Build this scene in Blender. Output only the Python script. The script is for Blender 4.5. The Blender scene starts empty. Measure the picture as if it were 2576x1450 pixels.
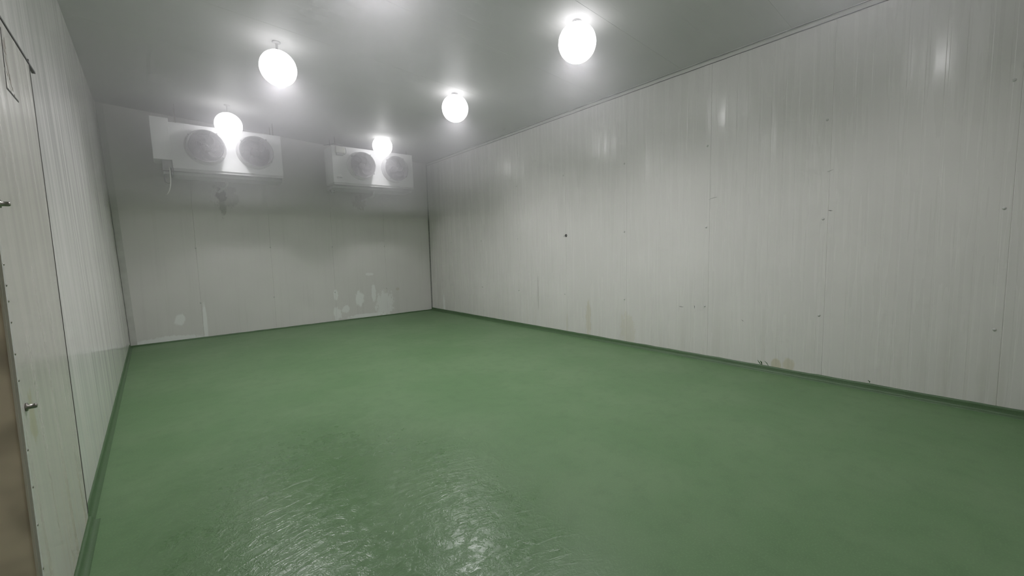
import bpy, bmesh, math, random
from mathutils import Vector, Matrix, noise
random.seed(7)
S = bpy.context.scene
COL = S.collection
PI = math.pi

# ------------------------------------------------------------------ place
F_PX, YAW, PITCH, ROLL = 1027.51, 0.70317, 0.08803, -0.02428
H = 1.5
XR, YB, YN = 5.409, 9.715, -1.6          # right wall, back wall, wall behind the viewer
XL, SK, LT = -0.563, 0.08426, -0.1122    # left wall: foot at the back, drift per 5 m, lean
ZC, ZL = 3.8365, 0.2936                  # ceiling at the right wall, rise to the left
XTL = XL + LT
def ceil_z(x): return ZC + (XR - x) / (XR - XTL) * ZL
def left_x(y, z): return XL + SK * (YB - y) / 5 + LT * z / (ZC + ZL)

# ------------------------------------------------------------------ helpers
def link(name, bm, mat, parent=None, smooth=False):
    me = bpy.data.meshes.new(name); bm.normal_update(); bm.to_mesh(me); bm.free()
    if mat: me.materials.append(mat)
    if smooth:
        for p in me.polygons: p.use_smooth = True
    o = bpy.data.objects.new(name, me); COL.objects.link(o)
    if parent: o.parent = parent
    return o
def struct(name, bm, mat, smooth=False, label=None):
    o = link(name, bm, mat, None, smooth); o['kind'] = 'structure'
    if label: o['label'] = label
    return o
def thing(name, label, cat, loc, group=None, rot=(0, 0, 0)):
    o = bpy.data.objects.new(name, None); COL.objects.link(o)
    o.location = loc; o.rotation_euler = rot; o.empty_display_size = .1
    o['label'] = label; o['category'] = cat
    if group: o['group'] = group
    return o
def B(): return bmesh.new()
def box(bm, lo, hi, bev=0):
    r = bmesh.ops.create_cube(bm, size=1)
    c = [(a + b) / 2 for a, b in zip(lo, hi)]; s = [abs(b - a) for a, b in zip(lo, hi)]
    bmesh.ops.scale(bm, vec=s, verts=r['verts']); bmesh.ops.translate(bm, vec=c, verts=r['verts'])
    if bev:
        ed = list({e for v in r['verts'] for e in v.link_edges})
        bmesh.ops.bevel(bm, geom=ed, offset=bev, segments=2, affect='EDGES', profile=.5)
    return bm
def tube(bm, pts, r, seg=8, closed=False, cap=True):
    pts = [Vector(p) for p in pts]; n = len(pts); rings = []
    up = None
    for i in range(n):
        a = pts[i - 1] if (closed or i > 0) else pts[i]
        b = pts[(i + 1) % n] if (closed or i < n - 1) else pts[i]
        t = (b - a).normalized()
        if up is None:
            up = Vector((0, 0, 1)) if abs(t.z) < .9 else Vector((1, 0, 0))
        up = (up - t * up.dot(t)).normalized(); s = t.cross(up)
        rr = r[i] if isinstance(r, (list, tuple)) else r
        rings.append([bm.verts.new(pts[i] + (math.cos(k * 2 * PI / seg) * s + math.sin(k * 2 * PI / seg) * up) * rr) for k in range(seg)])
    for i in range(n if closed else n - 1):
        A, C = rings[i], rings[(i + 1) % n]
        for k in range(seg): bm.faces.new((A[k], A[(k + 1) % seg], C[(k + 1) % seg], C[k]))
    if cap and not closed:
        bm.faces.new(rings[0][::-1]); bm.faces.new(rings[-1])
    return bm
def lathe(bm, prof, centre, axis='z', seg=48, closed=False):
    """prof: (radius, along axis) pairs"""
    c = Vector(centre); rings = []
    for r, h in prof:
        ring = []
        for k in range(seg):
            a = 2 * PI * k / seg
            if axis == 'z': v = Vector((r * math.cos(a), r * math.sin(a), h))
            elif axis == 'y': v = Vector((r * math.cos(a), h, r * math.sin(a)))
            else: v = Vector((h, r * math.cos(a), r * math.sin(a)))
            ring.append(bm.verts.new(c + v))
        rings.append(ring)
    m = len(rings)
    for i in range(m if closed else m - 1):
        A, C = rings[i], rings[(i + 1) % m]
        for k in range(seg): bm.faces.new((A[k], A[(k + 1) % seg], C[(k + 1) % seg], C[k]))
    bmesh.ops.recalc_face_normals(bm, faces=bm.faces)
    return bm
def dome(bm, c, r, axis, flat=.5, seg=12):
    prof = [(r * math.cos(t * PI / 8), flat * r * math.sin(t * PI / 8)) for t in range(0, 4)] + [(r * .02, flat * r)]
    sgn = -1 if axis[0] == '-' else 1
    return lathe(bm, [(p, h * sgn) for p, h in prof], c, axis[-1], seg)
def arc_pts(c, r, a0, a1, n, f): return [f(c[0] + r * math.cos(a0 + (a1 - a0) * i / n), c[1] + r * math.sin(a0 + (a1 - a0) * i / n)) for i in range(n + 1)]

# ------------------------------------------------------------------ materials
def new_mat(name):
    m = bpy.data.materials.new(name); m.use_nodes = True
    nt = m.node_tree; return m, nt, nt.nodes['Principled BSDF']
def N(nt, t, **kw):
    n = nt.nodes.new(t)
    for k, v in kw.items():
        if k.startswith('i_'): n.inputs[int(k[2:])].default_value = v
        else: setattr(n, k, v)
    return n
def lin(c):
    return tuple(((x / 255) / 12.92 if x / 255 <= .04045 else ((x / 255 + .055) / 1.055) ** 2.4) for x in c) + (1,)
def mth(nt, op, a, b=None, clamp=False):
    n = nt.nodes.new('ShaderNodeMath'); n.operation = op; n.use_clamp = clamp
    for i, v in enumerate((a, b)):
        if v is None: continue
        if isinstance(v, (int, float)): n.inputs[i].default_value = v
        else: nt.links.new(v, n.inputs[i])
    return n.outputs[0]
def mapr(nt, v, a, b, c=0., d=1., smooth=True):
    n = nt.nodes.new('ShaderNodeMapRange'); n.interpolation_type = 'SMOOTHSTEP' if smooth else 'LINEAR'
    nt.links.new(v, n.inputs[0])
    for i, x in enumerate((a, b, c, d)): n.inputs[1 + i].default_value = x
    return n.outputs[0]
def mixc(nt, fac, a, b, blend='MIX'):
    n = nt.nodes.new('ShaderNodeMix'); n.data_type = 'RGBA'; n.blend_type = blend
    for sock, v in ((n.inputs[0], fac), (n.inputs[6], a), (n.inputs[7], b)):
        if isinstance(v, (int, float, tuple)): sock.default_value = v
        else: nt.links.new(v, sock)
    return n.outputs[2]
def noise_tex(nt, vec, scale, detail=4, rough=.55, dist=0):
    n = nt.nodes.new('ShaderNodeTexNoise'); nt.links.new(vec, n.inputs['Vector'])
    n.inputs['Scale'].default_value = scale; n.inputs['Detail'].default_value = detail
    n.inputs['Roughness'].default_value = rough; n.inputs['Distortion'].default_value = dist
    return n.outputs[0]
def mapping(nt, vec, scale=(1, 1, 1), rot=(0, 0, 0), loc=(0, 0, 0)):
    n = nt.nodes.new('ShaderNodeMapping'); nt.links.new(vec, n.inputs[0])
    n.inputs['Location'].default_value = loc; n.inputs['Rotation'].default_value = rot; n.inputs['Scale'].default_value = scale
    return n.outputs[0]
def coords(nt): return nt.nodes.new('ShaderNodeTexCoord').outputs['Object']
def bump(nt, h, strength, dist, prev=None):
    n = nt.nodes.new('ShaderNodeBump'); nt.links.new(h, n.inputs['Height'])
    n.inputs['Strength'].default_value = strength; n.inputs['Distance'].default_value = dist
    if prev is not None: nt.links.new(prev, n.inputs['Normal'])
    return n.outputs[0]

def plain(name, col, rough=.5, metal=0., var=.06, scale=8., spec=.5):
    m, nt, p = new_mat(name)
    co = coords(nt); f = noise_tex(nt, co, scale, 2)
    c2 = tuple(x * (1 - var * 2) for x in col[:3]) + (1,)
    nt.links.new(mixc(nt, mapr(nt, f, .35, .7), col, c2), p.inputs['Base Color'])
    p.inputs['Roughness'].default_value = rough; p.inputs['Metallic'].default_value = metal
    p.inputs['Specular IOR Level'].default_value = spec
    return m

def wall_mat(name, u, patches=(), base=(.72, .705, .685, 1), rough=.25, wav=.8, dirt=.24, grime=None, freq=5.):
    """painted sheet steel. u: index of the horizontal axis. patches: (u, z, ru, rz, colour, amount, raggedness)"""
    m, nt, p = new_mat(name); co = coords(nt)
    sx = nt.nodes.new('ShaderNodeSeparateXYZ'); nt.links.new(co, sx.inputs[0])
    sc = [1, 1, 1]; sc[u] = 9.; sc[2] = .35
    streak = noise_tex(nt, mapping(nt, co, tuple(sc)), 1.6, 2, .6)
    cloud = noise_tex(nt, co, 1.3, 1, .6)
    dark = tuple(x * y for x, y in zip(base[:3], (.88, .88, .87))) + (1,)
    pale = tuple(min(.86, x * 1.06) for x in base[:3]) + (1,)
    c = mixc(nt, mapr(nt, streak, .48, .78, 0, dirt), base, dark)
    c = mixc(nt, mapr(nt, cloud, .45, .75, 0, .5), c, pale)
    if grime:     # dirt rising from the floor
        gr = mth(nt, 'MULTIPLY', mapr(nt, sx.outputs[2], .9, .0, 0, 1), mapr(nt, streak, .42, .72))
        c = mixc(nt, mth(nt, 'MULTIPLY', gr, grime[1]), c, grime[0])
    if patches:
        rag = noise_tex(nt, mapping(nt, co, tuple(1 if i != 2 else .6 for i in range(3))), 16, 4, .68)
        rag = mth(nt, 'SUBTRACT', rag, .5)
        for (pu, pz, ru, rz, colr, amt, rg) in patches:
            vm = nt.nodes.new('ShaderNodeVectorMath'); vm.operation = 'SUBTRACT'; nt.links.new(co, vm.inputs[0])
            q = [0, 0, 0]; q[u] = pu; q[2] = pz; vm.inputs[1].default_value = q
            vs = nt.nodes.new('ShaderNodeVectorMath'); vs.operation = 'MULTIPLY'; nt.links.new(vm.outputs[0], vs.inputs[0])
            q = [0, 0, 0]; q[u] = 1 / ru; q[2] = 1 / rz; vs.inputs[1].default_value = q
            vl = nt.nodes.new('ShaderNodeVectorMath'); vl.operation = 'LENGTH'; nt.links.new(vs.outputs[0], vl.inputs[0])
            d = mth(nt, 'ADD', vl.outputs['Value'], mth(nt, 'MULTIPLY', rag, rg * 10))
            c = mixc(nt, mapr(nt, d, 1.05, .72, 0, amt), c, colr)
    nt.links.new(c, p.inputs['Base Color'])
    nt.links.new(mapr(nt, streak, .3, .7, rough - .05, rough + .09), p.inputs['Roughness'])
    p.inputs['Specular IOR Level'].default_value = .5
    sc2 = [1, 1, 1]; sc2[u] = freq; sc2[2] = .55 * freq / 5
    nt.links.new(bump(nt, noise_tex(nt, mapping(nt, co, tuple(sc2)), 1.5, 0, .5), .30 * wav, .02), p.inputs['Normal'])
    return m

PALE = (.90, .91, .90, 1); TAN = (.56, .51, .36, 1); DKG = (.10, .14, .10, 1); RUST = (.50, .44, .36, 1); SOOT = (.06, .05, .045, 1)
GREY = (.40, .39, .37, 1)
M_back = wall_mat('panel_paint_back', 0, [
    (.15, .39, .09, .12, PALE, .75, .10), (3.48, .48, .11, .19, PALE, .8, .12), (4.10, .30, .27, .33, PALE, .65, .22),
    (3.83, .58, .06, .25, PALE, .75, .12), (3.75, 1.05, .10, .04, PALE, .6, .15), (3.16, .27, .10, .09, PALE, .7, .16),
    (2.94, .60, .05, .14, PALE, .7, .12), (2.95, .17, .09, .17, PALE, .7, .2), (3.62, .06, .5, .055, PALE, .75, .12),
    (.52, .22, .035, .50, PALE, .8, .05), (-.05, .02, .55, .10, PALE, .8, .12),
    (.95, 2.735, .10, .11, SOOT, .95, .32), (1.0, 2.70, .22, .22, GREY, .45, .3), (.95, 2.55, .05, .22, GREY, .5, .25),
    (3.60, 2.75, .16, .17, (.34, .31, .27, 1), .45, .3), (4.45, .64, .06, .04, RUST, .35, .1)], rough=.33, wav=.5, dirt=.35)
M_right = wall_mat('panel_paint_right', 1, [
    (1.60, .10, .055, .085, TAN, .62, .06), (1.47, .12, .065, .085, TAN, .5, .12),
    (4.40, .34, .06, .34, TAN, .38, .16), (3.62, .25, .14, .26, TAN, .25, .25), (5.61, .70, .018, .36, GREY, .5, .12),
    (9.1, .20, .05, .28, PALE, .7, .1), (4.88, .22, .03, .2, TAN, .2, .1)], grime=((.55, .53, .47, 1), .25))
M_left = wall_mat('panel_paint_left', 1, [], base=(.80, .785, .765, 1), rough=.16, wav=.4, dirt=.10, freq=2., grime=((.50, .46, .38, 1), .55))
M_near = wall_mat('panel_paint_near', 0, [])
M_door = wall_mat('door_paint', 1, [(2.5, .87, .06, .12, (.52, .47, .31, 1), .6, .2)], base=(.64, .62, .575, 1), rough=.2, wav=.45, dirt=.16, freq=2.5, grime=((.42, .38, .29, 1), .7))

def ceiling_mat():
    m, nt, p = new_mat('ceiling_paint'); co = coords(nt)
    cl = noise_tex(nt, co, .8, 2, .55)
    c = mixc(nt, mapr(nt, cl, .4, .75), (.50, .50, .49, 1), (.46, .465, .455, 1))
    nt.links.new(c, p.inputs['Base Color'])
    p.inputs['Roughness'].default_value = .5; p.inputs['Specular IOR Level'].default_value = .3
    b = bump(nt, noise_tex(nt, mapping(nt, co, (.4, 3, 1)), 1.5, 0, .5), .14, .02)
    nt.links.new(b, p.inputs['Normal'])
    return m
M_ceil = ceiling_mat()

def floor_mat(name, g1, g2, wet=False):
    m, nt, p = new_mat(name); co = coords(nt)
    big = noise_tex(nt, co, 1.0, 2, .6); mid = noise_tex(nt, co, 7, 3, .65)
    c = mixc(nt, mapr(nt, big, .35, .68), g1, g2)
    c = mixc(nt, mapr(nt, mid, .42, .75, 0, .35), c, tuple(x * .74 for x in g1[:3]) + (1,))
    fine = noise_tex(nt, co, 110, 0, .6)
    c = mixc(nt, mapr(nt, fine, .5, .75, 0, .3), c, tuple(min(1, x * 1.35 + .01) for x in g1[:3]) + (1,))
    pit = nt.nodes.new('ShaderNodeTexVoronoi'); nt.links.new(co, pit.inputs['Vector']); pit.inputs['Scale'].default_value = 2.2
    c = mixc(nt, mapr(nt, pit.outputs[0], .018, .009, 0, .75), c, (.02, .03, .02, 1))
    if wet:
        sx = nt.nodes.new('ShaderNodeSeparateXYZ'); nt.links.new(co, sx.inputs[0])
        def ell(u, v, ru, rv):
            du = mth(nt, 'DIVIDE', mth(nt, 'SUBTRACT', sx.outputs[0], u), ru); dv = mth(nt, 'DIVIDE', mth(nt, 'SUBTRACT', sx.outputs[1], v), rv)
            return mth(nt, 'SQRT', mth(nt, 'ADD', mth(nt, 'MULTIPLY', du, du), mth(nt, 'MULTIPLY', dv, dv)))
        d = mth(nt, 'ADD', ell(*WET), mth(nt, 'MULTIPLY', mth(nt, 'SUBTRACT', mid, .5), .9))
        wetm = mapr(nt, d, .95, .35)
        c = mixc(nt, mth(nt, 'MULTIPLY', wetm, .22), c, tuple(x * .6 for x in g1[:3]) + (1,))
        # trowel sweeps: stretched noise bent round the place where the worker stood
        ang = mth(nt, 'ARCTAN2', mth(nt, 'SUBTRACT', sx.outputs[1], .2), mth(nt, 'SUBTRACT', sx.outputs[0], .9))
        rad = ell(.9, .2, 1, 1)
        cb = nt.nodes.new('ShaderNodeCombineXYZ'); nt.links.new(mth(nt, 'MULTIPLY', ang, 4.2), cb.inputs[0]); nt.links.new(mth(nt, 'MULTIPLY', rad, 13), cb.inputs[1])
        tro = noise_tex(nt, cb.outputs[0], 1.5, 4, .62, .6)
        rid = noise_tex(nt, co, 17, 4, .72, .5)
        hgt = mth(nt, 'ADD', mth(nt, 'MULTIPLY', mapr(nt, tro, .45, .72), .55), mth(nt, 'MULTIPLY', mapr(nt, rid, .42, .8), .75))
        hgt = mth(nt, 'MULTIPLY', hgt, mth(nt, 'ADD', mth(nt, 'MULTIPLY', wetm, .9), .05))
        nt.links.new(mapr(nt, mth(nt, 'SUBTRACT', wetm, mth(nt, 'MULTIPLY', mapr(nt, rid, .5, .8), .25)), 0, 1, .46, .23, False), p.inputs['Roughness'])
        b = bump(nt, mid, .2, .006)
        b = bump(nt, hgt, .34, .007, b)
    else:
        p.inputs['Roughness'].default_value = .48
        b = bump(nt, mid, .2, .006)
    nt.links.new(c, p.inputs['Base Color']); nt.links.new(b, p.inputs['Normal'])
    return m
WET = (.75, 2.25, 1.35, 2.3)
G1, G2 = (.108, .203, .088, 1), (.130, .222, .106, 1)
M_floor = floor_mat('green_epoxy', G1, G2); M_wet = floor_mat('green_epoxy_wet', G1, G2, True)
M_curb = floor_mat('green_curb_paint', (.058, .118, .046, 1), (.066, .128, .055, 1))
M_brown = plain('dirty_concrete', (.82, .72, .61, 1), .8, 0, .2, 5)
M_dark = plain('dark_sealant', (.07, .068, .063, 1), .7)
M_seal = plain('grey_sealant', (.34, .34, .32, 1), .6, 0, .15, 20)
M_flash = plain('painted_flashing', (.62, .62, .59, 1), .3, 0, .05, 6)
M_white = plain('white_sheet_steel', (.78, .78, .79, 1), .5, 0, .03, 3, .3)
M_tray = plain('tray_sheet_steel', (.52, .52, .52, 1), .38, 0, .06, 5)
M_greybox = plain('galvanised_plate', (.42, .42, .42, 1), .5, .2, .08, 6)
M_fanring = plain('fan_ring_plastic', (.58, .57, .58, 1), .42)
M_blade = plain('fan_blade_plastic', (.17, .165, .17, 1), .3)
M_hub = plain('fan_hub_metal', (.13, .13, .135, 1), .25, .3)
M_guard = plain('guard_wire', (.22, .215, .22, 1), .35, .2)
M_coil = plain('coil_fins', (.10, .10, .105, 1), .5, .5)
M_cable = plain('black_cable', (.05, .05, .05, 1), .5)
M_wcable = plain('white_cable', (.86, .86, .82, 1), .4)
M_pipe = plain('white_pipe', (.66, .67, .65, 1), .4, 0, .1)
M_box = plain('ivory_box', (.66, .66, .62, 1), .45)
M_yel = plain('yellowed_label', (.60, .60, .46, 1), .5)
M_label = plain('white_label', (.90, .90, .90, 1), .4)
M_ink = plain('faded_ink', (.10, .10, .10, 1), .6)
M_metal = plain('dull_steel', (.35, .33, .30, 1), .25, .9)
M_rivet = plain('rivet_paint', (.60, .60, .58, 1), .35)
M_sticker = plain('torn_paper', (.72, .70, .66, 1), .7, 0, .12, 30)
M_flake = plain('brown_glue', (.34, .30, .26, 1), .7)

def glow_mat():
    m = bpy.data.materials.new('bloom_shell'); m.use_nodes = True; nt = m.node_tree; nt.nodes.clear()  # see-through emissive shell added to imitate bloom around the small bulb
    out = nt.nodes.new('ShaderNodeOutputMaterial'); e = nt.nodes.new('ShaderNodeEmission'); tr = nt.nodes.new('ShaderNodeBsdfTransparent'); mx = nt.nodes.new('ShaderNodeMixShader')
    e.inputs[0].default_value = (.985, .965, 1, 1); e.inputs[1].default_value = GLOW
    mx.inputs[0].default_value = .5
    nt.links.new(tr.outputs[0], mx.inputs[1]); nt.links.new(e.outputs[0], mx.inputs[2]); nt.links.new(mx.outputs[0], out.inputs['Surface'])
    return m
GLOW = 3.6
M_glow = glow_mat()

# ------------------------------------------------------------------ room
PIT, GW, GD = .124, .025, .0007        # shallow ribs rolled into the panels
def profile(s0, s1, seams, ribs=True, gd=GD, sw=.004, sd=.003):
    ev = []
    for q in seams:
        if s0 < q < s1: ev.append((q - sw, q + sw, sd))
    if ribs:
        base = seams[0] if seams else s0
        k0 = int((s0 - base) / PIT) - 2; k1 = int((s1 - base) / PIT) + 2
        for k in range(k0, k1):
            q = base + (k + .5) * PIT
            if s0 + .03 < q < s1 - .03: ev.append((q - GW / 2, q + GW / 2, gd))
    ev.sort(); out = [(s0, 0.)]
    for a, b, d in ev:
        e = .004 if d == gd else .002
        out += [(a, 0), (a + e, d), (b - e, d), (b, 0)]
    out.append((s1, 0.)); return out
def sheet(bm, prof, pos, lo, hi, thick=.1):
    """pos(s, t, d): point at s along the sheet, t across it, d behind its face"""
    a = [bm.verts.new(pos(s, lo(s), d)) for s, d in prof]; b = [bm.verts.new(pos(s, hi(s), d)) for s, d in prof]
    for i in range(len(prof) - 1): bm.faces.new((a[i], a[i + 1], b[i + 1], b[i]))
    ends = (prof[0][0], prof[-1][0])
    k = [bm.verts.new(pos(e, f(e), thick)) for e in ends for f in (lo, hi)]
    bm.faces.new((k[0], k[1], k[3], k[2]))
    bm.faces.new((a[0], b[0], k[1], k[0])); bm.faces.new((b[-1], a[-1], k[2], k[3]))
    bmesh.ops.recalc_face_normals(bm, faces=bm.faces)
    return bm

seam_r = [-.083 + 1.241 * k for k in range(-1, 8)]
bm = sheet(B(), profile(YN, YB + .0, seam_r), lambda s, t, d: (XR + d, s, t), lambda s: 0, lambda s: ZC + .05)
wall_right = struct('wall_right', bm, M_right, label='long pale grey ribbed steel panel wall with vertical seams')
seam_b = [.478 + 1.228 * k for k in range(-1, 5)]
bm = sheet(B(), profile(XL - .3, XR + .1, seam_b, ribs=False, sw=.004, sd=.006), lambda s, t, d: (s, YB + d, t), lambda s: 0, lambda s: ceil_z(s) + .05)
wall_back = struct('wall_back', bm, M_back, label='pale grey steel panel end wall behind the two cooling units')
bm = sheet(B(), profile(XL - .3, XR + .1, [.2 + 1.24 * k for k in range(5)]), lambda s, t, d: (s, YN - d, t), lambda s: 0, lambda s: ceil_z(s) + .05)
struct('wall_near', bm, M_near)
# floor and ceiling
bm = box(B(), (-1.3, YN - .1, -.12), (XR + .1, YB + .1, 0))
top = [f for f in bm.faces if f.normal.z > .9]
for ax, v in ((0, WET[0] - 1.9), (0, WET[0] + 1.9), (1, WET[1] - 3.2), (1, WET[1] + 3.2)):
    co_ = [0, 0, 0]; co_[ax] = v; no_ = [0, 0, 0]; no_[ax] = 1
    bmesh.ops.bisect_plane(bm, geom=list(bm.verts) + list(bm.edges) + list(bm.faces), plane_co=co_, plane_no=no_)
bm.normal_update()
for f in bm.faces:
    q = f.calc_center_median()
    if f.normal.z > .9 and abs(q.x - WET[0]) < 1.9 and abs(q.y - WET[1]) < 3.2: f.material_index = 1
struct('floor', bm, M_floor, label='green painted floor, wet and streaked near the door').data.materials.append(M_wet)
seam_c = [.30 + 1.24 * k for k in range(-1, 8)]
bm = sheet(B(), profile(YN - .1, YB + .1, seam_c, gd=.0005, sw=.002, sd=.002), lambda s, t, d: (t, s, ceil_z(t) + d), lambda s: XL - .45, lambda s: XR + .12)
struct('ceiling', bm, M_ceil, label='pale ribbed panel ceiling with round lamps')
# left wall with the doorway (the door side runs slightly out of plumb)
def y_gap(z): return 3.325 + .175 * z          # joint between door leaf and wall
def y_open(z): return 2.170 + .165 * z         # leading edge of the door leaf
DT = 2.692                                       # head of the doorway
OPN = 1.0                                        # near jamb
def lw(y, z, d=0): return (left_x(y, z) - d, y, z)
bm = B()
def strip_prof(n0, n1):
    return profile(n0, n1, [q for q in (4.55, 5.79, 7.03, 8.27, 9.51)], ribs=False, sw=.003, sd=.003)
# far stretch: rib lines follow the lean of the door joint and straighten towards the corner
def lean(s, z):
    k = (YB - s) / (YB - 3.325); return s + .175 * z * max(0, k)
pf = strip_prof(3.325, YB)
cuts = [0, .5, 1., 1.5, 2., DT, 3.3, None]
prev = None
for zc in cuts:
    row = []
    for s, d in pf:
        z = zc if zc is not None else ceil_z(XTL) + .03
        row.append(bm.verts.new(lw(lean(s, z), z, d)))
    if prev:
        for i in range(len(row) - 1): bm.faces.new((prev[i], prev[i + 1], row[i + 1], row[i]))
    prev = row
zt = ceil_z(XTL) + .03
def quad(bm, *p): return bm.faces.new([bm.verts.new(q) for q in p])
quad(bm, lw(YN, DT), lw(y_gap(DT), DT), lw(y_gap(zt), zt), lw(YN, zt))          # over the doorway
quad(bm, lw(YN, 0), lw(OPN, 0), lw(OPN, DT), lw(YN, DT))                         # before the doorway
quad(bm, lw(YN, DT, 0), lw(y_gap(DT), DT, 0), lw(y_gap(DT), DT, .12), lw(YN, DT, .12))
quad(bm, lw(YN, DT, .12), lw(YN, zt, .12), lw(YB, zt, .12), lw(YB, DT, .12))
quad(bm, lw(y_gap(0), 0, .12), lw(YB, 0, .12), lw(YB, DT, .12), lw(y_gap(DT), DT, .12))
quad(bm, lw(YN, 0, .12), lw(OPN, 0, .12), lw(OPN, DT, .12), lw(YN, DT, .12))
bmesh.ops.recalc_face_normals(bm, faces=bm.faces)
wall_left = struct('wall_left', bm, M_left, label='glossy pale steel panel wall running back from the doorway')
# doorway reveal, dirty concrete, and the dark lobby beyond
bm = B()
def yo(z): return y_open(z) + .004
zs = [0, .7, 1.4, 2.1, DT]
for d0, d1 in ((-.003, .25), (.25, .75)):
    for i in range(4):
        quad(bm, lw(yo(zs[i]), zs[i], d0), lw(yo(zs[i + 1]), zs[i + 1], d0), lw(yo(zs[i + 1]), zs[i + 1], d1), lw(yo(zs[i]), zs[i], d1))
quad(bm, lw(OPN, 0, .0), lw(OPN, DT, .0), lw(OPN, DT, .75), lw(OPN, 0, .75))
quad(bm, lw(OPN, 0, .75), lw(OPN, DT, .75), lw(yo(DT), DT, .75), lw(yo(0), 0, .75))
quad(bm, lw(OPN, DT, 0), lw(yo(DT), DT, 0), lw(yo(DT), DT, .75), lw(OPN, DT, .75))
struct('wall_doorway', bm, M_brown, label='brown dirty reveal of the doorway at the left edge')
# door leaf standing against the left wall
bm = B()
n = 12
fr = []
for i in range(n + 1):
    z = .03 + (DT - .012 - .03) * i / n
    fr.append([bm.verts.new(lw(y_open(z), z, -.002)), bm.verts.new(lw(y_open(z), z, -.008)), bm.verts.new(lw(y_open(z) + .004, z, -.012)),
               bm.verts.new(lw(y_gap(z) - .013, z, -.012)), bm.verts.new(lw(y_gap(z) - .009, z, -.008)), bm.verts.new(lw(y_gap(z) - .009, z, .03))])
for i in range(n):
    for k in range(5): bm.faces.new((fr[i][k], fr[i][k + 1], fr[i + 1][k + 1], fr[i + 1][k]))
bm.faces.new(fr[0]); bm.faces.new(fr[-1][::-1])
bmesh.ops.recalc_face_normals(bm, faces=bm.faces)
door = struct('door_1', bm, M_door, label='pale steel door leaf beside the doorway, dirty towards its foot')
def lstrip(bm, pts, w, out0, out1, axis='y'):
    """a thin bar along points (y, z) on the left wall"""
    rows = []
    for y, z in pts:
        a, b = ((y - w / 2, z), (y + w / 2, z)) if axis == 'y' else ((y, z - w / 2), (y, z + w / 2))
        rows.append([bm.verts.new(lw(*a, -out0)), bm.verts.new(lw(*a, -out1)), bm.verts.new(lw(*b, -out1)), bm.verts.new(lw(*b, -out0))])
    for r0, r1 in zip(rows, rows[1:]):
        for k in range(4): bm.faces.new((r0[k], r0[(k + 1) % 4], r1[(k + 1) % 4], r1[k]))
    bm.faces.new(rows[0]); bm.faces.new(rows[-1][::-1])
    bmesh.ops.recalc_face_normals(bm, faces=bm.faces); return bm
zz = [.03 + i * .335 for i in range(9)]
link('edge_strip', lstrip(B(), [(y_open(z) + .012, z) for z in zz], .022, .008, .016), M_flash, door)
link('gap_seal', lstrip(B(), [(y_gap(z) - .003 + random.uniform(-.0015, .0015), z) for z in [.05 + i * .0889 for i in range(31)]], .010, -.004, .0135), M_dark, door)
link('head_seal', lstrip(B(), [(1.2 + i * .146, DT + .003 + random.uniform(-.002, .002)) for i in range(20)], .012, -.004, .0135, 'z'), M_dark, door)
for z in (.36, .52, .66, .80, 1.06, 1.16, 1.28, 1.36, 1.42, 1.50):
    b = dome(B(), Vector(lw(y_open(z) + .022 + random.uniform(-.003, .003), z, -.0155)), .0055, 'x', .6, 8)
    link('rivet', b, M_metal, door, True)
for y, z in ((2.418, .942), (2.545, 1.738)):
    c = Vector(lw(y, z, -.012)); b = B()
    lathe(b, [(.001, 0), (.016, 0), (.016, .006), (.0095, .007), (.0095, .026), (.0075, .030), (.001, .031)], c, 'x', 16)
    link('bolt', b, M_metal, door, True)
# torn sticker on the leaf
SK_ = .976
def sk(pts): return [(y * SK_, (z - 1.5) * SK_ + 1.5) for y, z in pts]
b = lstrip(B(), sk([(3.131 + .27 * (z - 2.35), z) for z in (2.349, 2.40, 2.46, 2.52, 2.58, 2.66)]), .009, .0115, .0135)
lstrip(b, sk([(3.128 + i * .047, 2.349 + random.uniform(-.002, .002)) for i in range(6)]), .009, .0115, .0137, 'z')
link('sticker_edge', b, M_dark, door)
b = B()
def poly(bm, pts, out):
    f = bm.faces.new([bm.verts.new(lw(y, z, -out)) for y, z in sk(pts)]); r = bmesh.ops.extrude_face_region(bm, geom=[f])
    bmesh.ops.translate(bm, vec=(-.0006, 0, 0), verts=[v for v in r['geom'] if isinstance(v, bmesh.types.BMVert)])
poly(b, [(3.140, 2.356), (3.20, 2.353), (3.185, 2.375), (3.165, 2.40), (3.172, 2.43), (3.158, 2.46), (3.150, 2.445), (3.146, 2.40)], .0128)
poly(b, [(3.215, 2.352), (3.29, 2.351), (3.262, 2.362), (3.235, 2.372)], .0128)
link('torn_sticker', b, M_sticker, door)
b = B()
for y, z, w, h in ((3.22, 2.50, .012, .03), (3.235, 2.46, .010, .045), (3.25, 2.42, .007, .03), (3.20, 2.44, .010, .014), (3.27, 2.385, .012, .012), (3.295, 2.363, .008, .008), (3.225, 2.58, .02, .035), (3.26, 2.60, .008, .03), (3.24, 2.55, .02, .01)):
    pts = [(y + w * math.cos(a) * random.uniform(.6, 1.2), z + h * math.sin(a) * random.uniform(.6, 1.2)) for a in [k * 2 * PI / 9 for k in range(9)]]
    poly(b, pts, .0127)
link('glue_residue', b, M_flake, door)

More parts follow.
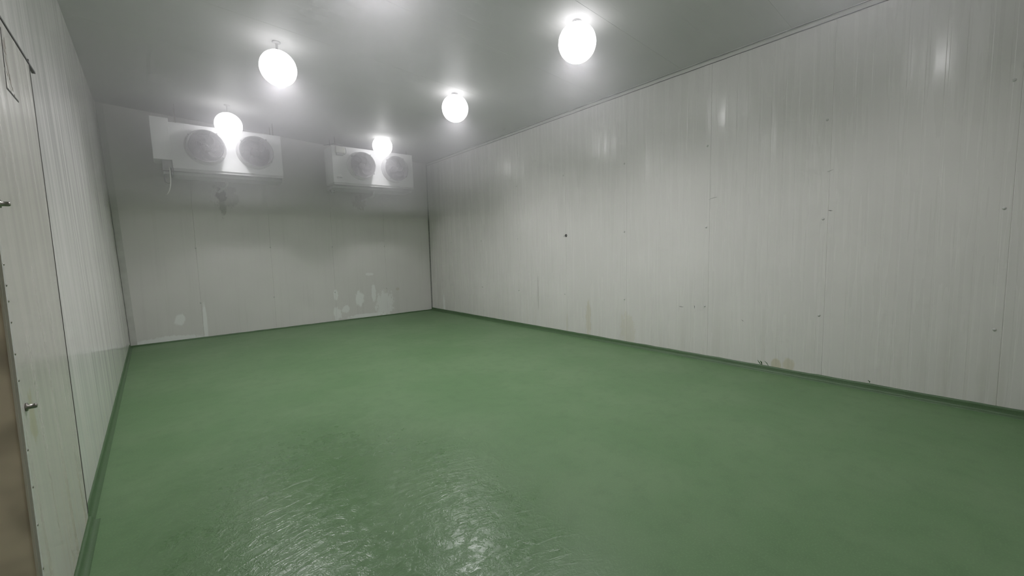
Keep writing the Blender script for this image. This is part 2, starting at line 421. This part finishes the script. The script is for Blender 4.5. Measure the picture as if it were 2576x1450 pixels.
# skirting curbs, painted like the floor
def curb(name, path, hgt, dep, inward, jit=.004):
    """path: list of points on the wall foot; inward(p): unit vector into the room"""
    bm = B(); rows = []
    for i, pnt in enumerate(path):
        pv = Vector((pnt[0], pnt[1], 0)); iv = Vector(inward)
        h = hgt + jit * (noise.noise(pv * 6) + .6 * noise.noise(pv * 23))
        rows.append([bm.verts.new(pv + iv * a + Vector((0, 0, b))) for a, b in ((-.01, h), (dep * .35, h), (dep * .5, h * .75), (dep * .62, h * .35), (dep, h * .10), (dep * 1.6, .0005), (dep * 1.6, -.01), (-.01, -.01))])
    for r0, r1 in zip(rows, rows[1:]):
        for k in range(8): bm.faces.new((r0[k], r0[(k + 1) % 8], r1[(k + 1) % 8], r1[k]))
    bmesh.ops.recalc_face_normals(bm, faces=bm.faces)
    return struct(name, bm, M_curb, True)
ys = [YN + (YB - YN) * i / 150 for i in range(151)]
curb('baseboard_right', [(XR, y) for y in ys], .068, .035, (-1, 0, 0))
curb('baseboard_back', [(XL - .02 + (XR - XL) * i / 90, YB) for i in range(91)], .022, .03, (0, -1, 0), .003)
curb('baseboard_left', [(left_x(y, 0) - .004, y) for y in [3.32 + (YB - 3.32) * i / 90 for i in range(91)]], .055, .026, (1, 0, 0), .003)
curb('baseboard_door', [(left_x(y, 0) + .012, y) for y in [2.18 + 1.14 * i / 20 for i in range(21)]], .03, .03, (1, 0, 0), .003)

# corner trims
bm = B()
for i in range(60):
    y0, y1 = YN + (YB - YN) * i / 60, YN + (YB - YN) * (i + 1) / 60
    pass
box(bm, (XR - .006, YN, ZC - .045), (XR + .002, YB, ZC + .02))
box(bm, (XR - .045, YN, ZC - .006), (XR, YB, ZC + .004))
struct('trim_1', bm, M_flash)
def bead(name, p0, p1, r, amp, n=120, mat=None):
    b = B(); p0, p1 = Vector(p0), Vector(p1); pts = []
    for i in range(n + 1):
        q = p0.lerp(p1, i / n); pts.append(q + Vector((noise.noise(q * 5), noise.noise(q * 5 + Vector((9, 0, 0))), noise.noise(q * 5 + Vector((0, 9, 0))))) * amp)
    tube(b, pts, r, 6); return struct(name, b, mat or M_dark, True)
bead('trim_2', (XR - .006, YN, ZC - .047), (XR - .006, YB, ZC - .047), .0045, .003)
bead('trim_3', (XR - .042, YN, ZC - .006), (XR - .042, YB, ZC - .006), .0045, .003)
b = B(); box(b, (XR - .022, YB - .004, .02), (XR, YB + .002, ZC)); box(b, (XR - .004, YB - .022, .02), (XR + .002, YB, ZC)); struct('trim_4', b, M_seal)
b = B()                                        # angle in the left corner
rows = []
for i in range(13):
    z = .02 + (ceil_z(XTL) - .02) * i / 12; x = left_x(YB, z)
    rows.append([b.verts.new(q) for q in ((x + .0, YB - .09, z), (x + .007, YB - .09, z), (x + .007, YB - .006, z), (x + .10, YB - .006, z), (x + .10, YB, z), (x - .01, YB, z))])
for r0, r1 in zip(rows, rows[1:]):
    for k in range(6): b.faces.new((r0[k], r0[(k + 1) % 6], r1[(k + 1) % 6], r1[k]))
bmesh.ops.recalc_face_normals(b, faces=b.faces); struct('trim_5', b, M_flash)
x0, x1 = left_x(YB, .05), left_x(YB, ceil_z(XTL))
bead('trim_6', (x0 + .012, YB - .010, .05), (x1 + .012, YB - .010, ceil_z(XTL) - .02), .003, .003, 120, M_seal)

# rivets on the panel seams, scuffs of paint
rb = B(); dome(rb, Vector((0, 0, 0)), .013, '-x', .55, 12)
rv = link('rivet', rb, M_rivet, wall_right, True); first = rv
for k in range(9):
    for z in (.73, 1.765, 2.795):
        if k == 0: continue
        o = first if first else rv.copy()
        if first is None: COL.objects.link(o)
        first = None; o.parent = wall_right
        o.location = (XR - .0005, seam_r[k] + .045, z + random.uniform(-.01, .01))
rb = B(); dome(rb, Vector((0, 0, 0)), .014, '-y', .55, 12)
rv = link('rivet', rb, M_rivet, wall_back, True); first = rv
for k in (1, 2, 3, 4):
    for z in (.68, 1.715):
        o = first if first else rv.copy()
        if first is None: COL.objects.link(o)
        first = None; o.parent = wall_back
        o.location = (seam_b[k] - .003, YB - .0005, z)
# open bolt hole with its rim
b = B(); lathe(b, [(.026, 0), (.024, -.004), (.016, -.005), (.012, -.001), (.001, .004)], (XR - .001, 4.879, 1.764), 'x', 16); link('bolt_hole_rim', b, M_dark, wall_right, True)
# scratches and dabs of dark paint on the right wall: thin raised strokes
def stroke(parent, pts, w, mat, nm):
    b = B(); n = len(pts)
    tube(b, [(XR - .0004, y, z) for y, z in pts], [w * (.35 if i in (0, n - 1) else 1) for i in range(n)], 6)
    bmesh.ops.scale(b, vec=(.12, 1, 1), space=Matrix.Translation((-XR, 0, 0)), verts=b.verts)
    return link(nm, b, mat, parent, True)
stroke(wall_right, [(2.80, .690), (2.77, .688), (2.735, .687)], .004, M_ink, 'scratch')
stroke(wall_right, [(2.585, .722), (2.580, .71), (2.580, .680)], .0035, M_ink, 'scratch')
stroke(wall_right, [(2.415, 2.115), (2.36, 2.125), (2.31, 2.133)], .003, M_seal, 'scratch')
stroke(wall_right, [(1.185, 2.265), (1.16, 2.27), (1.13, 2.28)], .003, M_seal, 'scratch')
stroke(wall_right, [(1.99, .595), (1.975, .585), (1.965, .575)], .004, M_seal, 'scratch')
stroke(wall_right, [(1.16, 1.86), (1.145, 1.855), (1.125, 1.853)], .004, M_ink, 'scratch')
stroke(wall_right, [(1.795, .12), (1.775, .09), (1.757, .066)], .006, M_curb, 'paint_dab')
stroke(wall_right, [(1.768, .115), (1.752, .10), (1.746, .066)], .009, M_curb, 'paint_dab')
stroke(wall_right, [(1.72, .12), (1.695, .10), (1.675, .066)], .0045, M_curb, 'paint_dab')
stroke(wall_right, [(.77, .10), (.755, .09), (.757, .075)], .006, M_curb, 'paint_dab')

# ------------------------------------------------------------------ lamps
R_G = .20
WATT = 150.0
def make_lamp(x, y, z, label, k=1., cone=150, glow=7.5):
    """added globe on a short stem: a small bright bulb under a reflector plate inside it"""
    zc = ceil_z(x); zg = z - zc
    t = thing('ceiling_lamp', label, 'lamp', (x, y, zc), 'round lamps on the ceiling')
    b = B(); lathe(b, [(.001, .008), (.045, .008), (.045, -.006), (.03, -.014), (.014, -.016), (.012, zg + R_G - .01), (.045, zg + R_G * .985), (.055, zg + R_G * .95), (.001, zg + R_G * .94)], (0, 0, 0), 'z', 32)
    link('base', b, M_tray, t, True)
    b = B(); lathe(b, [(.001, zg + .035), (.03, zg + .03), (.165, zg + .004), (.168, zg - .001), (.03, zg + .022), (.001, zg + .025)], (0, 0, 0), 'z', 32)
    link('light_shield', b, M_white, t, True)  # unseen plate added to keep the bulb's light off the ceiling
    b = B(); prof = [(R_G * math.sin(a), zg + R_G * math.cos(a)) for a in [math.radians(15 + 165 * q / 15) for q in range(16)]]; prof[-1] = (.0005, prof[-1][1])
    lathe(b, prof, (0, 0, 0), 'z', 28); link('bloom_globe', b, M_glow, t, True)  # ball added so the bulb's bloom shows as a white disc
    l = bpy.data.lights.new('bulb', 'SPOT'); l.energy = WATT * k; l.shadow_soft_size = .05; l.spot_size = math.radians(cone); l.spot_blend = 1.0; l.color = (.985, .962, 1)
    lo = bpy.data.objects.new('bulb', l); COL.objects.link(lo); lo.parent = t; lo.location = (0, 0, zg - .055)
    l = bpy.data.lights.new('bulb_glow', 'POINT'); l.energy = glow; l.shadow_soft_size = .045; l.color = (.985, .962, 1)
    lo = bpy.data.objects.new('bulb_glow', l); COL.objects.link(lo); lo.parent = t; lo.location = (0, 0, zg - .05)
    return t
make_lamp(3.535, 2.996, 3.707, 'brightest round lamp, biggest in view, nearest the right wall')
make_lamp(3.564, 5.444, 3.705, 'glowing round lamp in the middle of the row near the right wall')
make_lamp(3.650, 8.37, 3.763, 'glowing round lamp hanging before the cooling unit nearest the far corner', .50, 116, 9)
make_lamp(1.210, 5.625, 3.743, 'large glowing round lamp in the row over the left half, away from coolers', 1.25, 168)
make_lamp(.997, 8.40, 3.728, 'glowing round lamp in front of the left cooling unit, between its fans', .50, 116, 9)
make_lamp(1.35, 3.05, 3.76, 'round lamp over the left half just above the top edge of the picture', 1.15, 170)
make_lamp(3.55, .56, 3.71, 'round lamp behind the viewer, mirrored high on the right wall', .75, 150, 5.5)

# ------------------------------------------------------------------ cooling units
def hole_plate(w, h, holes, r, th):
    """sheet with round holes in the xz plane, front face at y=0"""
    bm = B()
    def ring(pts):
        vs = [bm.verts.new((x, 0, z)) for x, z in pts]
        return [bm.edges.new((vs[i], vs[(i + 1) % len(vs)])) for i in range(len(vs))]
    ed = ring([(0, 0), (w, 0), (w, h), (0, h)])
    for cx, cz in holes: ed += ring([(cx + r * math.cos(2 * PI * k / 48), cz + r * math.sin(2 * PI * k / 48)) for k in range(48)])
    bmesh.ops.triangle_fill(bm, use_beauty=True, edges=ed)
    dead = [f for f in bm.faces if any((f.calc_center_median().x - cx) ** 2 + (f.calc_center_median().z - cz) ** 2 < (r * .98) ** 2 for cx, cz in holes)]
    if dead: bmesh.ops.delete(bm, geom=dead, context='FACES_ONLY')
    r_ = bmesh.ops.extrude_face_region(bm, geom=list(bm.faces))
    bmesh.ops.translate(bm, vec=(0, th, 0), verts=[v for v in r_['geom'] if isinstance(v, bmesh.types.BMVert)])
    bmesh.ops.recalc_face_normals(bm, faces=bm.faces)
    return bm
RF = .262
def make_fan(parent, cx, cz, a0, flip):
    """axial fan: bell-mouth ring, wire guard, hub and sickle blades"""
    b = B()
    lathe(b, [(RF + .035, 0), (RF + .030, -.014), (RF + .008, -.030), (RF + .006, -.145), (RF - .002, -.148), (RF - .006, -.140), (RF - .012, .13), (RF - .006, .13), (RF + .0, -.02)], (0, 0, 0), 'y', 64, True)
    fan = link('fan', b, M_fanring, parent); fan.location = (cx, 0, cz)
    for p in fan.data.polygons: p.use_smooth = len(p.vertices) == 4 and p.area < .0009
    g = B()                                         # wire guard
    for i in range(18):
        r = .030 + (RF + .002 - .030) * i / 17; yy = -.150 - .026 * (1 - (r / RF) ** 2)
        tube(g, [(r * math.cos(2 * PI * k / 40), yy, r * math.sin(2 * PI * k / 40)) for k in range(40)], .0024 if i < 17 else .004, 5, True)
    for k in range(6):
        a = k * PI / 3 + .2
        tube(g, [(r * math.cos(a), -.147 - .026 * (1 - (r / RF) ** 2), r * math.sin(a)) for r in (.01, .08, .14, .20, RF)], .003, 5)
    lathe(g, [(.001, -.181), (.016, -.180), (.020, -.176), (.020, -.170), (.001, -.170)], (0, 0, 0), 'y', 20)
    for k in range(4):
        a = PI / 4 + k * PI / 2 + .15
        c = Vector((math.cos(a), 0, math.sin(a))) * (RF + .012)
        box(g, (c.x - .012, -.156, c.z - .012), (c.x + .012, -.12, c.z + .012), .003)
    link('guard', g, M_guard, fan, True)
    h = B(); lathe(h, [(.001, -.075), (.045, -.073), (.066, -.058), (.075, -.03), (.075, .10), (.001, .10)], (0, 0, 0), 'y', 32); link('hub', h, M_hub, fan, True)
    proto = None
    for k in range(7):
        if proto is None:
            bb = B(); rows = []
            for i in range(9):
                t = i / 8; r = .070 + (.242 - .070) * t
                sweep = .75 * t * t; wid = (.42 + .22 * math.sin(t * PI * .9)) * (1 - .25 * t); row = []
                for j in range(7):
                    u = j / 6 - .5; a = sweep + u * wid * 1.15
                    yy = .01 + u * (.085 - .035 * t) + .018 * (1 - (2 * u) ** 2)
                    row.append(bb.verts.new((r * math.cos(a), yy, r * math.sin(a))))
                rows.append(row)
            for r0, r1 in zip(rows, rows[1:]):
                for j in range(6): bb.faces.new((r0[j], r0[j + 1], r1[j + 1], r1[j]))
            q = bmesh.ops.extrude_face_region(bb, geom=list(bb.faces)); bmesh.ops.translate(bb, vec=(0, .004, 0), verts=[v for v in q['geom'] if isinstance(v, bmesh.types.BMVert)])
            bmesh.ops.recalc_face_normals(bb, faces=bb.faces)
            o = proto = link('blade', bb, M_blade, fan, True)
        else:
            o = proto.copy(); COL.objects.link(o); o.parent = fan
        o.rotation_euler = (0, a0 + k * 2 * PI / 7, 0)
    return fan
def make_cooler(label, loc, L, Hh, D, fans, blades, second, drain_x):
    t = thing('air_cooler', label, 'cooling unit', loc, 'twin fan cooling units under the ceiling', (0, -.016, 0))
    b = B()                                          # casing, open towards the front sheet
    box(b, (0, .004, 0), (.012, D, Hh)); box(b, (L - .012, .004, 0), (L, D, Hh)); box(b, (.012, .004, Hh - .012), (L - .012, D, Hh)); box(b, (.012, .004, 0), (L - .012, D, .012))
    link('casing', b, M_white, t)
    link('front_panel', hole_plate(L, Hh, fans, RF - .004, .004), M_white, t)
    b = B(); box(b, (.03, D - .14, .02), (L - .03, D - .005, Hh - .02))
    link('coil', b, M_coil, t)
    for i, (cx, cz) in enumerate(fans): make_fan(t, cx, cz, blades[i], False)
    # drip tray: base rail and shallow pan under it
    b = B(); box(b, (.004, .012, -.045), (L - .004, D, 0), .003); link('base_rail', b, M_tray, t)
    b = B()
    v = [(.0, .10, -.052), (.0, D + .03, -.052), (.0, D + .03, -.115), (.0, .13, -.095)]
    r0 = [b.verts.new(q) for q in v]; r1 = [b.verts.new((L + .0, q[1], q[2])) for q in v]
    for k in range(4): b.faces.new((r0[k], r0[(k + 1) % 4], r1[(k + 1) % 4], r1[k]))
    b.faces.new(r0[::-1]); b.faces.new(r1); bmesh.ops.recalc_face_normals(b, faces=b.faces)
    bmesh.ops.bevel(b, geom=list(b.edges), offset=.004, segments=2, affect='EDGES', profile=.5)
    link('drip_tray', b, M_tray, t)
    # drain: drop, elbow and run to the wall
    b = B(); yw = YB - loc[1] - .001
    pts = [(drain_x, .26, -.09), (drain_x, .26, -.17)] + [(drain_x - .03 * (1 - math.cos(a)), .26 + .06 * math.sin(a) * 1, -.17 - .05 * math.sin(a)) for a in (PI / 8, PI / 4, 3 * PI / 8, PI / 2)] + [(drain_x - .05, .45, -.235), (drain_x - .075, yw, -.25)]
    tube(b, pts, .021, 14); lathe(b, [(.021, 0), (.028, 0), (.028, .03), (.021, .03)], (drain_x, .26, -.17), 'z', 16, True)
    link('drain_pipe', b, M_pipe, t, True)
    for x in (.10, L - .10):                          # hanger rods to the ceiling
        for y in (.08, D - .08):
            b = B(); wz = ceil_z(loc[0] + x) - loc[2] - .016 * x
            tube(b, [(x, y, Hh - .02), (x, y, wz)], .006, 8); box(b, (x - .03, y - .02, Hh), (x + .03, y + .02, Hh + .006)); link('hanger_rod', b, M_metal, t)
    for k, x in enumerate((.02, L / 2, L - .02)):     # sheet screws along the bottom edge
        for z in (.03, Hh - .03):
            b = B(); dome(b, Vector((x, 0, z)), .007, '-y', .5, 8); link('screw', b, M_rivet, t, True)
    return t
YF = 8.85
u1 = make_cooler('twin-fan white cooling unit on the left with a raised end cover and hanging white cable', (.236, YF, 3.022), 1.625, .735, .42,
                 [(.465, .378), (1.195, .378)], (.15, .45), False, .745)
# left end cover standing above and left of the front sheet, plate under it
b = B(); box(b, (-.236, -.004, .122), (-.001, .40, .795), .006); link('end_cover', b, M_white, u1)
b = B(); dome(b, Vector((-.215, -.004, .145)), .007, '-y', .5, 8); link('screw', b, M_rivet, u1, True)
b = B(); box(b, (-.136, .05, -.043), (-.002, .38, .121), .004); link('valve_box', b, M_greybox, u1)
b = B(); box(b, (-.13, .07, -.10), (-.004, .40, -.052), .004); link('tray_end', b, M_tray, u1)
b = B(); tube(b, [(-.047, .045, .01), (-.046, .035, -.03), (-.047, .04, -.08), (-.050, .05, -.16), (-.055, .05, -.24), (-.066, .05, -.32), (-.085, .06, -.38), (-.115, .07, -.43)], [.008] * 6 + [.006, .003], 8); link('white_cable', b, M_wcable, u1, True)
b = B(); tube(b, [(-.03, .045, .0), (-.025, .05, -.10), (-.02, .06, -.16)], .006, 8); tube(b, [(-.12, .10, -.09), (-.125, .10, -.16), (-.12, .10, -.22), (-.10, .10, -.24), (-.07, .10, -.245), (-.05, .08, -.22)], .006, 8); link('black_cable', b, M_cable, u1, True)
u2 = make_cooler('twin-fan white cooling unit nearest the far corner, small box on its front', (2.785, YF, 3.022), 1.785, .735, .50,
                 [(.580, .372), (1.325, .372)], (.3, .1), True, .935)
b = B(); box(b, (.060, -.085, .585), (.242, -.001, .715), .008); jb = link('junction_box', b, M_box, u2)
b = B(); box(b, (.190, -.0862, .645), (.225, -.0848, .668)); link('label', b, M_yel, jb)
b = B(); box(b, (.075, -.060, .545), (.215, -.001, .585), .004); link('terminal_strip', b, M_greybox, u2)
b = B(); tube(b, [(.235, -.04, .715), (.262, -.045, .70), (.270, -.05, .64), (.262, -.05, .585), (.235, -.045, .572), (.20, -.04, .572)], .006, 8)
tube(b, [(-.05, .30, .79), (.0, .10, .77), (.06, -.03, .765), (.14, -.05, .75), (.20, -.05, .725), (.22, -.05, .712)], .008, 8); link('black_cable', b, M_cable, u2, True)
b = B(); box(b, (.066, -.0022, .120), (.165, -.0002, .172)); link('label', b, M_label, u2)
b = B()                                             # faded dark lettering under the label, no longer legible
fxz = lambda x, z: (x, -.001, z)
for pts in ([(.112, .108), (.090, .110), (.074, .113), (.064, .101), (.070, .090), (.085, .086), (.108, .083)],
            [(.122, .103), (.138, .088), (.152, .098), (.146, .108), (.130, .110), (.122, .103)],
            [(.146, .108), (.160, .104), (.170, .098), (.170, .090)]):
    tube(b, [fxz(*q) for q in pts], .0035, 6)
link('lettering', b, M_ink, u2)
b = B(); tube(b, [(-.0, .42, -.03), (.02, .40, -.10), (.04, .38, -.15), (.06, .36, -.17)], .008, 8); tube(b, [(.10, .36, -.10), (.095, .36, -.17), (.075, .36, -.19)], .006, 8); link('black_cable', b, M_cable, u2, True)
b = B(); lathe(b, [(.001, -.20), (.018, -.20), (.022, -.19), (.022, -.16), (.035, -.155), (.035, -.14), (.016, -.135), (.016, -.10), (.001, -.10)], (.07, .37, 0), 'z', 16); link('drain_fitting', b, M_pipe, u2, True)

# ------------------------------------------------------------------ mist under the ceiling
def fog(name, lo, hi, dens, col, label):
    m = bpy.data.materials.new(name); m.use_nodes = True; nt = m.node_tree; nt.nodes.clear()
    out = nt.nodes.new('ShaderNodeOutputMaterial'); v = nt.nodes.new('ShaderNodeVolumeScatter')
    v.inputs['Color'].default_value = col; v.inputs['Density'].default_value = dens; v.inputs['Anisotropy'].default_value = .6
    nt.links.new(v.outputs[0], out.inputs['Volume'])
    o = link(name, box(B(), lo, hi), m); o['kind'] = 'stuff'; o['label'] = label; o['category'] = 'mist'
    return o
MIST = True
if MIST:
    fog('mist', (XL - .28, YN - .05, 2.35), (XR + .05, 6.5, 4.25), .055, (.97, .955, 1, 1), 'thin white mist hanging in the air under the ceiling')
    fog('cold_mist', (XL - .28, 6.501, 2.35), (XR + .05, YB + .05, 4.25), .26, (.97, .955, 1, 1), 'denser white mist around the cooling units at the end wall')

# ------------------------------------------------------------------ camera, world, view
cd = bpy.data.cameras.new('camera'); cam = bpy.data.objects.new('camera', cd); COL.objects.link(cam)
fw = Vector((math.sin(YAW) * math.cos(PITCH), math.cos(YAW) * math.cos(PITCH), -math.sin(PITCH)))
rt = Vector((math.cos(YAW), -math.sin(YAW), 0)); up = rt.cross(fw)
r2 = rt * math.cos(ROLL) + up * math.sin(ROLL); u2_ = -rt * math.sin(ROLL) + up * math.cos(ROLL)
mw = Matrix((r2, u2_, -fw)).transposed().to_4x4(); mw.translation = (0, 0, H); cam.matrix_world = mw
cd.sensor_width = 36; cd.lens = F_PX / 2576 * 36; cd.clip_start = .02; cd.clip_end = 60
S.camera = cam
w = bpy.data.worlds.new('world'); S.world = w; w.use_nodes = True
w.node_tree.nodes['Background'].inputs[0].default_value = (.5, .55, .6, 1); w.node_tree.nodes['Background'].inputs[1].default_value = .02
S.view_settings.view_transform = 'Standard'; S.view_settings.look = 'None'; S.view_settings.gamma = 1; S.view_settings.exposure = 0.65
S.view_settings.use_curve_mapping = False
c = S.cycles
c.max_bounces = 7; c.diffuse_bounces = 5; c.glossy_bounces = 2; c.volume_bounces = 1; c.transmission_bounces = 2; c.transparent_max_bounces = 12
c.sample_clamp_indirect = 5; c.caustics_reflective = False; c.caustics_refractive = False
c.use_adaptive_sampling = True; c.adaptive_threshold = .065; c.use_light_tree = False; c.adaptive_min_samples = 20
c.use_denoising = True
